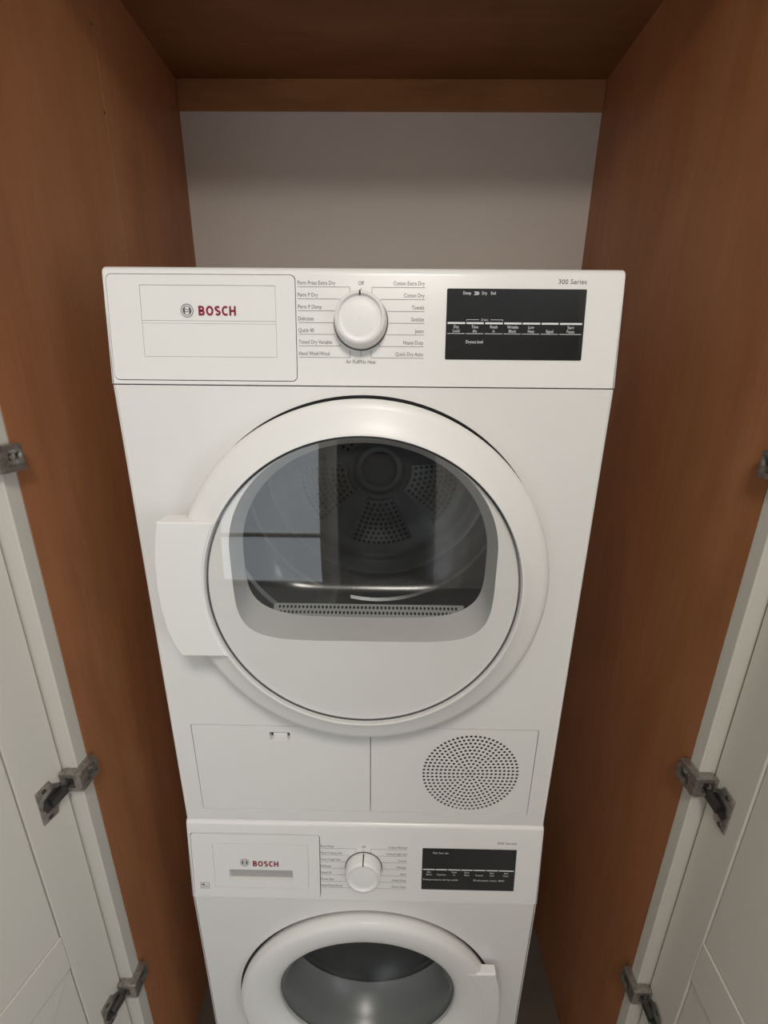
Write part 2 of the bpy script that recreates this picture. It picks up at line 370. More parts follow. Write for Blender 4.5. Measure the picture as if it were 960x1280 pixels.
# ------------------------------------------------------------------ closet doors with hinges
def hinge(parent, sx, X0, Yf, z, c, d, n):
    """face-frame hinge: bracket wrapped round the frame edge, arm, cup plate let into the door's back"""
    A = lambda a, y, zz: Vector((X0+sx*a, y, z+zz))
    D = lambda t, zz, wv: c+d*t+n*wv+Vector((0, 0, z+zz))
    hz = 0.0165
    m = MB()
    TI = lambda u, v, wv: A(wv, Yf+u, v)        # on the inner edge of the frame
    m.plate(rrect(-0.012, 0.024, -hz, hz, 0.002, 2), [rrect(0.000, 0.0215, -0.0105, 0.0105, 0.001, 2)], 0.0125, 0.0095, TI)
    m.prism(rrect(-0.012, 0.026, -hz, hz, 0.002, 2), 0.0004, 0.003, TI)
    h = m.build('hinge', 'nickel', parent)
    TF = lambda u, v, wv: A(u, Yf-wv, v)        # on the front of the frame
    m = MB(); q = hz-0.0006
    m.plate(rrect(-0.0195, 0.0119, -q, q, 0.002, 2), [rrect(-0.0155, 0.004, -0.0095, 0.0095, 0.001, 2)], 0.0128, 0.0084, TF)
    m.prism(rrect(-0.0194, 0.0118, -q+.0001, q-.0001, 0.002, 2), 0.0004, 0.0042, TF)
    m.build('wrap_plate', 'nickel', h)
    m = MB(); m.prism(rrect(-0.011, -0.001, -0.0045, 0.0045, 0.001, 2), 0.0043, 0.0095, TF, 0.0008); m.build('adjuster', 'nickel_dark', h)
    h['label'] = 'nickel face-frame hinge with butterfly cup plate'
    for yy in (0.0055, 0.0155):
        m = MB(); m.prism(circle(yy, 0.0, 0.0046, 14), 0.003, 0.0062, TI, 0.0008); s = m.build('screw', 'screw_metal', h, 30)
    m = MB(); TD = lambda u, v, wv: D(u, v, wv)
    zc = -0.014
    poly = [(0.0434, 0.028), (0.0228, 0.031), (0.0195, 0.022), (0.0055, 0.0095), (0.0055, -0.0095), (0.0195, -0.022), (0.0215, -0.031), (0.0434, -0.031)]
    m.prism([(u, v+zc) for u, v in poly], 0.0002, 0.0024, TD, 0.0007)
    m.build('cup_plate', 'nickel', h, 30)
    m = MB(); m.prism([(u, v+zc) for u, v in [(0.040, -0.006), (0.036, 0.008), (0.020, 0.0135), (0.008, 0.006), (0.008, -0.010), (0.024, -0.0145), (0.036, -0.016)]], 0.0024, 0.0034, TD)
    m.build('cup', 'nickel_dark', h, 30)
    for zz in (0.0225, -0.0255):
        m = MB(); m.prism(circle(0.033, zc+zz, 0.0033, 12), 0.0024, 0.0034, TD, 0.0005); m.build('screw', 'nickel_dark', h, 30)
    # arm bridging bracket and cup
    p0 = A(-0.012, Yf-0.006, -0.004); p1 = D(0.010, zc+0.003, 0.010); p2 = D(0.030, zc-0.003, 0.006)
    m = MB()
    def seg(a, b, hw, th):
        ax = (b-a).normalized(); up = Vector((0, 0, 1)); sd = ax.cross(up).normalized()
        rows = []
        for p in (a, b):
            rows.append([p+up*hw+sd*th, p-up*hw+sd*th, p-up*hw-sd*th, p+up*hw-sd*th])
        vs = m.grid(rows, True); m.bm.faces.new(vs[0]); m.bm.faces.new(vs[1])
    seg(p0, p1, 0.0075, 0.003); seg(p1, p2, 0.006, 0.004)
    m.build('arm', 'nickel_dark', h, 30)

def closet_door(name, sx, c2, ang, zmid, hz, X0, Yf, length=0.452):
    a = math.radians(ang)
    d = Vector((sx*math.cos(a), -math.sin(a), 0)); n = Vector((sx*math.sin(a), -math.cos(a)*1.0, 0))
    n = Vector((-d.y*sx, d.x*sx, 0))
    c = Vector((c2[0], c2[1], 0))
    root = struct(empty(name, (c.x, c.y, 0)))
    B = lambda t, wv, z: c+d*t+n*wv+Vector((0, 0, z))
    t0, t1, th, sw = 0.0015, length, 0.021, 0.063
    zb, zt = 0.11, 2.12
    zl, zh = zmid
    rb, rt = zb+0.07, zt-0.063
    def pc(nm, u0, u1, z0, z1, w0=-0.021, w1=0.0, bev=0.0012):
        m = MB(); m.box(u0, u1, w0, w1, z0, z1, bev, 2, T=lambda x, y, z: B(x, y, z)); return m.build(nm, 'door_paint', root)
    pc('stile', t0, sw, zb, zt); pc('stile', t1-sw, t1, zb, zt)
    pc('rail', sw+.0002, t1-sw-.0002, zb, rb); pc('rail', sw+.0002, t1-sw-.0002, zl, zh); pc('rail', sw+.0002, t1-sw-.0002, rt, zt)
    for z0, z1 in ((rb, zl), (zh, rt)):
        # panel lies a little below the frame, with a bevelled border
        m = MB(); pl = rrect(sw+.0008, t1-sw-.0008, z0+.0008, z1-.0008, 0.0005, 1)
        TT = lambda u, v, wv: B(u, wv, v)
        m.prism(pl, -0.016, -0.0022, TT, 0.0015)
        m.build('panel', 'door_paint', root)
    for z in hz: hinge(root, sx, X0, Yf, z, c, d, n)
    return root
dl = closet_door('door_1', 1, (-0.4552, YFL-0.0015), 103, (0.640, 0.713), (1.4566, 0.9687, 0.4650), XL, YFL)
dr = closet_door('door_2', -1, (0.5048, YFR-0.0015), 86, (0.688, 0.770), (1.4612, 1.0030, 0.5220), XR, YFR)
tag(dl, 'white panelled closet door opened past the left wood panel'); tag(dr, 'white panelled closet door opened beside the right wood panel')

# ------------------------------------------------------------------ appliances
HW = 0.299
XZ = lambda y0: (lambda u, v, wv: Vector((u, y0-wv, v)))    # plane facing the viewer; w is proud

def emblem(mb, u, v, r, T, w0):
    mb.annulus(u, v, r*0.90, r, w0, T, 32)
    mb.annulus(u, v, r*0.62, r*0.70, w0, T, 32)
    k = r*0.62
    for sx in (-1, 1):      # the two curved pole shoes
        pts = [(u+sx*k*math.cos(t), v+k*math.sin(t)) for t in [math.radians(-62+124*i/10) for i in range(11)]]
        q = [(u+sx*k*0.52*1.0, v+k*0.60), (u+sx*k*0.52, v-k*0.60)]
        mb.face([T(a, b, w0) for a, b in pts+q])
    for s in (-1, 1):
        mb.quad(u-k*0.52, u+k*0.52, v+s*k*0.27-k*0.07, v+s*k*0.27+k*0.07, w0, T)

def leader(mb, pts, T, w0, th=0.00042):
    for (a, b), (c, d) in zip(pts[:-1], pts[1:]):
        v = Vector((c-a, d-b)); l = v.length
        if l < 1e-6: continue
        nx, ny = -v.y/l*th/2, v.x/l*th/2
        mb.face([T(a+nx, b+ny, w0), T(c+nx, d+ny, w0), T(c-nx, d-ny, w0), T(a-nx, b-ny, w0)])

def fascia_shell(parent, O, slope, h, top_depth, hole, T, name='control_panel', mat_='plastic', roll=(0.006, 0.012)):
    """bent front cover: flat inclined face with a real opening for the drawer, rolled top edge, rounded ends"""
    m = MB()
    r = 0.0022
    m.plate([(-HW+r+0.0012, 0.0), (HW-r-0.0012, 0.0), (HW-r-0.0012, h), (-HW+r+0.0012, h)], [hole], 0.0, 0.010, T, outer_wall=False)
    prof = [(0.0, 0.0)]                       # (v, w) of the rolled top
    rv, rw = roll
    for i in range(0, 9):
        t = math.radians(90*i/8); prof.append((h+rv*math.sin(t), -rw*(1-math.cos(t))))
    prof.append((h+rv, -top_depth))
    rows = []
    ends = [(-HW+r-r*math.sin(math.radians(90-18*i)), -r*(1-math.cos(math.radians(90-18*i)))) for i in range(6)]
    ends.append((-HW+r+0.0012, 0.0))
    for x, dw in ends+[(-x, d) for x, d in reversed(ends)]:
        rows.append([T(x, v, wv+dw) if k < len(prof)-1 else T(x, v, wv) for k, (v, wv) in enumerate(prof)])
    m.grid(rows[:7]); m.grid(rows[7:])
    m.grid([rows[6][1:], rows[7][1:]])
    for x, row in ((-HW, rows[0]), (HW, rows[-1])):
        m.grid([row, [T(x, v, -top_depth) for v, wv in prof]])
    m.grid([[T(-HW, 0, -r), T(-HW+r, 0, 0), T(HW-r, 0, 0), T(HW, 0, -r)], [T(-HW, 0, -top_depth), T(-HW+r, 0, -top_depth), T(HW-r, 0, -top_depth), T(HW, 0, -top_depth)]])
    return m.build(name, mat_, parent, 35)

def knob(parent, cu, cv, T, name='program_knob'):
    m = MB()
    TK = lambda u, v, d: T(cu+u, cv+v, d)
    m.lathe([(0.0300, 0.0006), (0.0305, 0.0020), (0.0300, 0.009), (0.0290, 0.0165), (0.0277, 0.0192), (0.0255, 0.0198), (0.0243, 0.0186), (0.0239, 0.0173), (0.0231, 0.0169), (0.018, 0.0176), (0.008, 0.0180), (0.0005, 0.0181)], TK, 64)
    k = m.build(name, 'ring_plastic', parent, 50)
    m = MB(); m.lathe([(0.0302, 0.0003), (0.0316, 0.0004), (0.0316, 0.00015), (0.0302, 0.00015)], TK, 64); m.build('knob_gap', 'dark_gap', k)
    m = MB()
    pp = [(0.0238, 0.0176), (0.0245, 0.0192), (0.0256, 0.0202), (0.0279, 0.0196), (0.0294, 0.0168), (0.0304, 0.009), (0.0308, 0.003)]
    m.grid([[TK(x, r, d) for r, d in pp] for x in (-0.0010, 0.0010)])
    m.build('pointer', 'ink_black', k)
    return k

def dial_print(parent, T, cv, left, right, top, bottom, cap, pitch, mat_, xs, endL, endR):
    m = MB(); W0 = 0.00025
    for i, s in enumerate(left):
        v = cv+pitch*(3-i)
        add_text(m, s, -0.0738, v+0.0023, cap, T, W0, xs=xs)
        e = endL[i]; pts = [(-0.0738, v), (e, v)]
        if i == 0: pts.append((e, v-0.0075))
        if i == 6: pts.append((e, v+0.0085))
        if i == 1: pts.append((e+0.0018, v-0.0018))
        if i == 5: pts.append((e+0.0018, v+0.0018))
        leader(m, pts, T, W0)
    for i, s in enumerate(right):
        v = cv+pitch*(3-i)
        add_text(m, s, 0.0716, v+0.0023, cap, T, W0, align='r', xs=xs)
        e = endR[i]; pts = [(0.0722, v), (e, v)]
        if i == 0: pts.append((e, v-0.0095))
        if i == 6: pts.append((e, v+0.0085))
        if i == 1: pts.append((e-0.0018, v-0.0018))
        if i == 5: pts.append((e-0.0018, v+0.0025))
        leader(m, pts, T, W0)
    if top:
        add_text(m, top, -0.001, cv+pitch*3+0.0022, cap, T, W0, align='c', xs=xs)
        leader(m, [(-0.001, cv+pitch*3-0.0005), (-0.001, cv+pitch*3-0.006)], T, W0)
    if bottom:
        add_text(m, bottom, -0.0012, cv-pitch*3-0.0066, cap, T, W0, align='c', xs=xs)
        leader(m, [(-0.001, cv-pitch*3+0.001), (-0.001, cv-pitch*3+0.0075)], T, W0)
    return m.build('cycle_lettering', mat_, parent, merge=1e-8)

def front_with_holes(parent, y0, z0, z1, holes, name='front_panel', mat_='enamel'):
    """sheet-metal front with real openings and rounded vertical edges"""
    m = MB(); r = 0.004; T = XZ(y0)
    m.plate([(-HW+r+0.0012, z0), (HW-r-0.0012, z0), (HW-r-0.0012, z1), (-HW+r+0.0012, z1)], holes, 0.0, 0.012, T, outer_wall=False)
    for sx in (-1, 1):
        rows = [[T(sx*(HW-r-0.0012), z0, 0), T(sx*(HW-r-0.0012), z1, 0)]]
        for i in range(7):
            t = math.radians(90*i/6)
            x = sx*(HW-r+r*math.sin(t)); wv = -r*(1-math.cos(t)); rows.append([T(x, z0, wv), T(x, z1, wv)])
        rows.append([T(sx*HW, z0, -0.03), T(sx*HW, z1, -0.03)])
        m.grid(rows)
    for z in (z0, z1):
        m.grid([[T(-HW+r, z, 0), T(HW-r, z, 0)], [T(-HW+r, z, -0.012), T(HW-r, z, -0.012)]])
    return m.build(name, mat_, parent, 35)

def ring_hole_plate(mb, cu, cv, rings, step, hr, w0, depth, T):
    """round grille: every hole is a real opening with its own wall"""
    R = step*(rings+0.62)
    def cell(ang0, ang1, r0, r1, hx, hy):
        bd = [(r1, ang0+(ang1-ang0)*i/4) for i in range(5)]+[((r0+r1)/2, ang1)]+[(r0, ang1+(ang0-ang1)*i/4) for i in range(5)]+[((r0+r1)/2, ang0)]
        bd = [(r*math.cos(a), r*math.sin(a)) for r, a in bd]
        ho = []
        for x, y in bd:
            l = math.hypot(x-hx, y-hy); ho.append((hx+(x-hx)/l*hr, hy+(y-hy)/l*hr))
        mb.grid([[T(cu+x, cv+y, w0) for x, y in bd], [T(cu+x, cv+y, w0) for x, y in ho], [T(cu+x, cv+y, w0-depth) for x, y in ho]], True)
    mb.grid([[T(cu+r*math.cos(2*math.pi*i/24), cv+r*math.sin(2*math.pi*i/24), wv) for i in range(24)] for r, wv in ((step*.5, w0), (hr, w0), (hr, w0-depth))], True)
    for k in range(1, rings+1):
        n = 6*k
        for i in range(n):
            a = 2*math.pi*i/n
            cell(a-math.pi/n, a+math.pi/n, step*(k-.5), step*(k+.5) if k < rings else R, step*k*math.cos(a), step*k*math.sin(a))
    return R

# ================================================================== DRYER
ZD0, ZSEAM = 0.8475, 1.5435
dry = tag(empty('clothes_dryer', (0, 0.3, ZD0)), 'white front-load clothes dryer with round glass door, stacked on the washing machine', 'dryer')
DC = 1.2915                                  # height of the door centre
# cabinet: sides, back, bottom and top
m = MB(); m.box(-HW, HW, 0.03, 0.595, ZD0, 1.668, 0.004, 2)
bm = m.bm
for f in [f for f in bm.faces if f.calc_center_median().y < 0.031]: bm.faces.remove(f)
m.build('cabinet', 'enamel', dry, 35)
FL = rrect(-0.2668, 0.0102, 0.8690, 1.0412, 0.003, 3)
FRP = rrect(0.0102, 0.2676, 0.8690, 1.0412, 0.003, 3)
flap_hole = rrect(-0.2677, 0.2685, 0.8681, 1.0424, 0.0035, 3)
front_with_holes(dry, 0.0, ZD0, ZSEAM-0.0007, [circle(0.0025, DC, 0.2422, 128), flap_hole])
m = MB(); T = XZ(0.0)
notch = rrect(-0.1463, -0.1148, 1.0125, 1.0290, 0.0015, 3)
m.plate(rrect(-0.2668, 0.0096, 0.8690, 1.0412, 0.003, 3), [notch], -0.0006, 0.011, T)
fl = m.build('condenser_flap', 'enamel', dry, 35); fl['label'] = 'flat white service flap with a small finger notch'
m = MB(); m.prism(rrect(-0.1463, -0.1148, 1.0125, 1.0290, 0.0015, 3), -0.0150, -0.0118, T); m.build('notch_back', 'dark_gap', fl)
m = MB(); m.prism([(-0.1418, 1.0127), (-0.1196, 1.0127), (-0.1196, 1.0248), (-0.1418, 1.0248)], -0.0115, -0.0030, T, 0.002); m.build('latch', 'plastic', fl, 18)
m = MB()
VC = (0.1694, 0.9530); STEP = 0.00675
hr = 0.00238; nr = 11; RV = STEP*(nr+0.62)
m.plate(rrect(0.0108, 0.2676, 0.8690, 1.0412, 0.003, 3), [circle(*VC, RV, 96)], -0.0006, 0.011, T, walls=False)
vp = m.build('vent_panel', 'enamel', dry, 35)
m = MB(); ring_hole_plate(m, VC[0], VC[1], nr, STEP, hr, -0.0006, 0.0010, T); g = m.build('vent_grille', 'enamel', vp, 35)
g['label'] = 'round perforated air vent'
m = MB(); m.prism(rrect(0.0108, 0.2676, 0.8690, 1.0412, 0.003, 3), -0.020, -0.0117, T); m.build('vent_cavity', 'hole_dark', vp)

# control panel
SL = math.atan(0.126); VV = Vector((0, math.sin(SL), math.cos(SL))); NN = Vector((0, -math.cos(SL), math.sin(SL)))
def TD(u, v, wv): return Vector((u, 0, ZSEAM+0.0007))+VV*v+NN*wv
zz = lambda z: (z-ZSEAM-0.0007)/math.cos(SL)           # height in metres -> distance up the inclined face
dh = rrect(-0.2948, -0.0760, zz(1.5482), zz(1.6650), 0.0065, 6)
cp = fascia_shell(dry, None, 0, zz(1.6655), 0.045, dh, TD, roll=(0.0105, 0.014))
m = MB(); m.box(-HW+0.0005, HW-0.0005, 0.05, 0.06, ZSEAM, 1.668); m.build('panel_back', 'plastic', cp)
# condensate drawer front
m = MB(); outer = rrect(-0.2939, -0.0769, zz(1.5491), zz(1.6641), 0.0058, 6)
inn = rrect(-0.2564, -0.0995, zz(1.5750), zz(1.6532), 0.0008, 2)
m.plate(outer, [inn], 0.0004, 0.0092, TD, walls=False)
m.grid([[TD(u, v, 0.0004) for u, v in inn], [TD(u, v, -0.0008) for u, v in inn]], True)
drw = m.build('water_drawer', 'plastic', dry, 35); drw['label'] = 'white water-container drawer front with brand name'
m = MB(); m.prism(rrect(-0.2564, -0.0995, zz(1.5750), zz(1.6532), 0.0008, 2), -0.003, -0.0007, TD); m.build('drawer_seam', 'drawer_outline', drw)
for z0, z1 in ((1.5754, 1.6118), (1.6150, 1.6528)):
    m = MB(); m.prism(rrect(-0.2560, -0.0999, zz(z0), zz(z1), 0.0008, 2), -0.0006, 0.0002, TD, 0.0003); m.build('drawer_panel', 'plastic', drw, 18)
m = MB(); m.prism(rrect(-0.2560, -0.0999, zz(1.6121), zz(1.6147), 0.0004, 1), -0.0006, 0.0000, TD); m.build('grip_strip', 'plastic', drw)
m = MB(); emblem(m, -0.2026, zz(1.6258), 0.0074, TD, 0.0006); m.build('emblem', 'ink_grey', drw, merge=1e-8)
m = MB(); brand_word(m, -0.1893, zz(1.6206), 0.0435, 0.0104, TD, 0.0006); m.build('brand_lettering', 'ink_red', drw, merge=1e-8)

px = lambda p: (p-452.5)*0.000918
kd = knob(dry, -0.0012, zz(1.6150), TD)
dial_print(cp, TD, zz(1.6140), ['Perm Press Extra Dry', 'Perm P Dry', 'Perm P Damp', 'Delicates', 'Quick 40', 'Timed Dry Variable', 'Hand Wash/Wool'],
           ['Cotton Extra Dry', 'Cotton Dry', 'Towels', 'Sanitize', 'Jeans', 'Heavy Duty', 'Quick Dry Auto'], 'Off', 'Air Fluff/No Heat',
           0.0043, 0.01283, 'ink_grey', 0.80, [px(p) for p in (437.3, 424.5, 418.6, 417, 418, 424, 437.3)], [px(p) for p in (464.8, 477, 484, 487, 483.5, 475.5, 464.3)])
m = MB(); add_text(m, '300 Series', 0.2232, zz(1.6570), 0.0052, TD, 0.00025, width=0.0318); m.build('series_lettering', 'ink_grey', cp, merge=1e-8)
# display
m = MB(); m.prism([(0.0973, zz(1.6514)), (0.0973, zz(1.5752)), (0.2560, zz(1.5747)), (0.2560, zz(1.6515))][::-1] and rrect(0.0973, 0.2560, zz(1.5748), zz(1.6515), 0.0014, 3), 0.0001, 0.0008, TD, 0.0003)
ds = m.build('display', 'black_gloss', dry, 18); ds['label'] = 'glossy black touch display'
m = MB(); W = 0.0010
dx = lambda p: 0.0973+(p-559)*(0.1587/173.0)
dz = lambda q: zz(1.6514-(q-361)*0.000862)
segs = [(560.9, 583), (584.6, 606.2), (608, 630.2), (632, 653.6), (655.1, 676.9), (678.7, 699.9), (701.7, 729.2)]
for a, b in segs:
    mb_ = MB(); mb_.quad(dx(a), dx(b), dz(404.9), dz(402.6), W, TD); mb_.build('button_bar', 'ink_white', ds)
    m.quad(dx(a), dx(b), dz(417.2), dz(416.6), W, TD)
lab = [('Dry', 'Level'), ('Time', 'dry'), ('Finish', 'in'), ('Wrinkle', 'Block'), ('Low', 'Heat'), ('', 'Signal'), ('Start', 'Pause')]
for (a, b), (s1, s2) in zip(segs, lab):
    c = dx((a+b)/2)
    if s1: add_text(m, s1, c, dz(410.2), 0.0034, TD, W, align='c', xs=0.8)
    add_text(m, s2, c, dz(415.3), 0.0034, TD, W, align='c', xs=0.8)
m.build('timer_lettering', 'ink_white', ds, merge=1e-8); m = MB()
for s, q in (('Damp', 579.0), ('Dry', 602.4), ('End', 613.6)): add_text(m, s, dx(q), dz(368.3), 0.0034, TD, W, xs=0.78)
for k in range(3): leader(m, [(dx(592.6+1.9*k), dz(364.6)), (dx(595.2+1.9*k), dz(366.8)), (dx(592.6+1.9*k), dz(369.0))], TD, W, 0.0007)
m.build('status_lettering', 'ink_white', ds, merge=1e-8); m = MB()
add_text(m, 'Dryness level', dx(584.8), dz(429.2), 0.0036, TD, W, xs=0.72)
m.build('status_lettering', 'ink_white', ds, merge=1e-8); m = MB()
leader(m, [(dx(584.6), dz(401.0)), (dx(584.6), dz(399.4)), (dx(600), dz(399.4))], TD, W, 0.0004)
leader(m, [(dx(614.5), dz(399.4)), (dx(630), dz(399.4)), (dx(630), dz(401.0))], TD, W, 0.0004)
add_text(m, '(3 sec.)', dx(607.2), dz(400.6), 0.0024, TD, W, align='c', xs=0.8)
m.build('timer_lettering', 'ink_white', ds, merge=1e-8)

# door: ring, handle, glass, inner frame and window
DX = 0.0025
def TR(u, v, d): return Vector((DX+u, -d, DC+v))
m = MB()
m.lathe([(0.214, -0.004), (0.2345, -0.004), (0.2375, 0.002), (0.2386, 0.010), (0.2386, 0.0262), (0.2374, 0.0305), (0.2340, 0.0338), (0.2280, 0.0358), (0.2140, 0.0405), (0.2040, 0.0452), (0.2005, 0.0475), (0.1994, 0.0474), (0.1990, 0.042), (0.1990, 0.034)], TR, 128)
door = m.build('door', 'ring_plastic', dry, 40); door['label'] = 'round white door with clear glass front'
m = MB(); m.lathe([(0.2125, -0.013), (0.2425, -0.013), (0.2425, -0.009), (0.2125, -0.009)], TR, 96); m.build('door_gasket', 'dark_gap', door, 40)
m = MB(); m.lathe([(0.1966, 0.0400), (0.1990, 0.0402)], TR, 128); m.build('glass_gap', 'dark_gap', door)
# handle paddle
rh = 0.2008
out = [(-0.2438, 1.3865), (-0.2490, 1.365), (-0.2535, 1.335), (-0.2555, 1.300), (-0.2552, 1.270), (-0.2515, 1.240), (-0.2445, 1.215), (-0.2372, 1.2005)]
a0 = math.pi+math.asin((DC-1.2005)/rh); a1 = math.pi-math.asin((1.3865-DC)/rh)
arc = [(DX+rh*math.cos(a0+(a1-a0)*i/16), DC+rh*math.sin(a0+(a1-a0)*i/16)) for i in range(17)]
m = MB(); m.prism(out+arc, 0.0195, 0.0488, XZ(0.0), 0.0018); m.build('handle', 'ring_plastic', door, 18)
# outer glass
m = MB()
prof = [(0.001, 0.0496), (0.09, 0.0494), (0.16, 0.0489), (0.188, 0.0485), (0.1966, 0.0483), (0.1970, 0.0478), (0.1970, 0.0425)]
m.lathe(prof, TR, 128); gl = m.build('door_glass', 'door_glass', door, 12)
def dshape(cx, cz, ax, up, dn, nt, nb, n=96):
    pts = []
    for i in range(n):
        t = 2*math.pi*i/n; c, s = math.cos(t), math.sin(t); e = nt if s >= 0 else nb
        pts.append((cx+ax*math.copysign(abs(c)**(2/e), c), cz+(up if s >= 0 else dn)*math.copysign(abs(s)**(2/e), s)))
    return pts
OUTC = dshape(0.003, 1.3450, 0.1660, 0.1425, 0.1240, 2.05, 5.5)
INC = dshape(0.0025, 1.3320, 0.1625, 0.1450, 0.0985, 2.05, 4.2)
T0 = XZ(0.0)
m = MB(); m.plate(circle(DX, DC, 0.1965, 96), [OUTC], 0.0395, 0.0, T0, walls=False, outer_wall=False); m.build('inner_frame', 'ring_plastic', door, 40)
m = MB(); rows = []
for k in range(7):
    t = k/6; rows.append([T0(a[0]+(b[0]-a[0])*t, a[1]+(b[1]-a[1])*t, 0.0395-0.0395*t) for a, b in zip(OUTC, INC)])
m.grid(rows, True); m.build('frame_recess', 'grey_plastic', door, 40)
# inner window: bowl that reaches into the drum
m = MB(); rows = []
cxz = (0.0025, 1.325)
for sc, d in ((1.0, 0.0), (0.985, -0.018), (0.955, -0.036), (0.90, -0.050), (0.78, -0.060), (0.5, -0.066), (0.2, -0.068), (0.004, -0.0685)):
    rows.append([T0(cxz[0]+(u-cxz[0])*sc, cxz[1]+(v-cxz[1])*sc, d) for u, v in INC])
m.grid(rows, True); m.build('bowl_window', 'bowl_glass', door, 60)
m = MB()        # opaque back skin of the door between ring and window
m.plate(circle(DX, DC, 0.211, 96), [INC], -0.0005, 0.0, T0, walls=False, outer_wall=False); m.build('inner_liner', 'grey_plastic', door)

# drum
AX, AZ, RD, YD = 0.010, 1.345, 0.285, 0.50
def TB(u, v, d): return Vector((AX+u, d, AZ+v))
m = MB()
prof = [(0.235, 0.075), (RD-0.012, 0.075), (RD, 0.085)]
for y in (0.20, 0.205, 0.215, 0.22): prof.append((RD-(0.006 if y in (0.205, 0.215) else 0), y))
for y in (0.36, 0.365, 0.375, 0.38): prof.append((RD-(0.006 if y in (0.365, 0.375) else 0), y))
prof += [(RD, YD-0.03), (RD-0.008, YD-0.008), (RD-0.03, YD), (RD-0.045, YD-0.004)]
m.lathe(prof, TB, 96); drum = m.build('drum', 'drum_steel', dry, 40)
m = MB(); m.lathe([(0.001, YD-0.0015), (0.055, YD-0.0015), (0.062, YD-0.010), (0.070, YD-0.002), (0.2, YD-0.002), (0.21, YD-0.012), (0.225, YD-0.012), (0.24, YD-0.004)], TB, 96)
m.build('drum_back', 'drum_plate', drum, 50)
m = MB(); m.lathe([(0.0005, YD-0.020), (0.030, YD-0.019), (0.040, YD-0.014), (0.044, YD-0.003)], TB, 40); m.build('hub', 'gasket', drum, 50)
m = MB(); m2 = MB()
for k in range(5):
    ac = math.radians(272+72*k)
    # raised lobe outline
    ol = []
    for i in range(25):
        t = i/24
        if t < .5: rr, aa = 0.195, -0.50+1.0*(t*2)
        else: rr, aa = 0.078, 0.42-0.84*((t-.5)*2)
        ol.append((rr*math.cos(ac+aa), rr*math.sin(ac+aa)))
    m2.prism(ol, YD-0.003, YD-0.0075, lambda u, v, d: TB(u, v, d), 0.003)
    for rr in [0.090+0.0125*j for j in range(9)]:
        half = 0.40-0.006/rr
        nn = max(2, int(2*half*rr/0.0125))
        for i in range(nn+1):
            aa = ac-half+2*half*i/nn
            m.disc(rr*math.cos(aa), rr*math.sin(aa), 0.0043, YD-0.0078, TB, 8)
m2.build('back_lobe', 'drum_plate', drum, 40)
o = m.build('perforation', 'hole_dark', drum, merge=1e-8); o['kind'] = 'stuff'
for a in (35, 155, 250):                                  # lifting paddles on the drum wall
    ar = math.radians(a); rows = []
    for y in (0.10, 0.12, 0.42, 0.44):
        hgt = 0.045 if 0.11 < y < 0.43 else 0.002
        row = []
        for s, rr in ((-0.13, RD-0.001), (-0.05, RD-hgt*0.8), (0, RD-hgt), (0.05, RD-hgt*0.8), (0.13, RD-0.001)):
            row.append(TB(rr*math.cos(ar+s), rr*math.sin(ar+s), y))
        rows.append(row)
    m = MB(); m.grid(rows); m.build('paddle', 'gasket', drum, 60)
# front bulkhead with the lint-filter strip below the window
m = MB()
m.lathe([(0.211, 0.010), (0.216, 0.03), (0.222, 0.074), (0.262, 0.074)], lambda u, v, d: Vector((DX+u, d, DC+v)), 96); m.build('drum_mouth', 'grey_plastic', drum, 40)
m = MB(); mh = MB()
def TFil(u, v): # curved shelf: u across, v from front (0) to back (1)
    return Vector((0.003+u, 0.0805+0.026*v, 1.176+0.018*v+0.10*u*u*0))
nu = 40; rows = []
for j in range(5):
    v = j/4; rows.append([TFil(-0.158+0.316*i/nu, v) for i in range(nu+1)])
rows = [[p+Vector((0, -0.004, -0.02)) for p in rows[0]]]+rows
m.grid(rows); fl2 = m.build('lint_filter', 'filter_plastic', drum, 40)
for i in range(46):
    for j in range(3):
        u = -0.148+0.296*(i+0.5*(j % 2))/45.5; v = 0.2+0.3*j; p = TFil(u, v); q = TFil(u, v+0.01)-p; q.normalize(); nrm = Vector((0, -q.z, q.y))
        mh.face([p+nrm*0.0004+Vector((1, 0, 0))*0.0021*math.cos(t)+q*0.0030*math.sin(t) for t in [2*math.pi*k/8 for k in range(8)]])
o = mh.build('perforation', 'hole_dark', fl2, merge=1e-8); o['kind'] = 'stuff'

# ================================================================== WASHER
YW, ZW1, ZWS = -0.020, 0.8470, 0.6895
wsh = tag(empty('washing_machine', (0, 0.3, 0)), 'white front-load washing machine with grey drawer grip, standing under the dryer', 'washing machine')
m = MB(); m.box(-HW, HW, 0.01, 0.585, 0.015, 0.8455, 0.004, 2)
for f in [f for f in m.bm.faces if f.calc_center_median().y < 0.011]: m.bm.faces.remove(f)
m.build('cabinet', 'enamel', wsh, 35)
WC = 0.4225
front_with_holes(wsh, YW, 0.10, ZWS-0.0006, [circle(0.0045, WC, 0.2418, 128)])
front_with_holes(wsh, YW+0.004, 0.02, 0.098, [rrect(0.14, 0.25, 0.035, 0.085, 0.004, 3)], 'plinth_panel')
m = MB(); m.prism(rrect(0.1405, 0.2495, 0.0355, 0.0845, 0.004, 3), -0.012, -0.001, XZ(YW+0.004), 0.001); m.build('pump_flap', 'enamel', wsh, 18)
for fx in (-0.26, 0.26):
    for fy in (0.03, 0.54):
        m = MB(); m.lathe([(0.001, 0.0), (0.022, 0.0), (0.022, 0.007), (0.01, 0.009), (0.01, 0.0149)], lambda u, v, d, fx=fx, fy=fy: Vector((fx+u, fy+v, d)), 20); m.build('foot', 'gasket', wsh, 40)
SW = math.atan(0.11); V2 = Vector((0, math.sin(SW), math.cos(SW))); N2 = Vector((0, -math.cos(SW), math.sin(SW)))
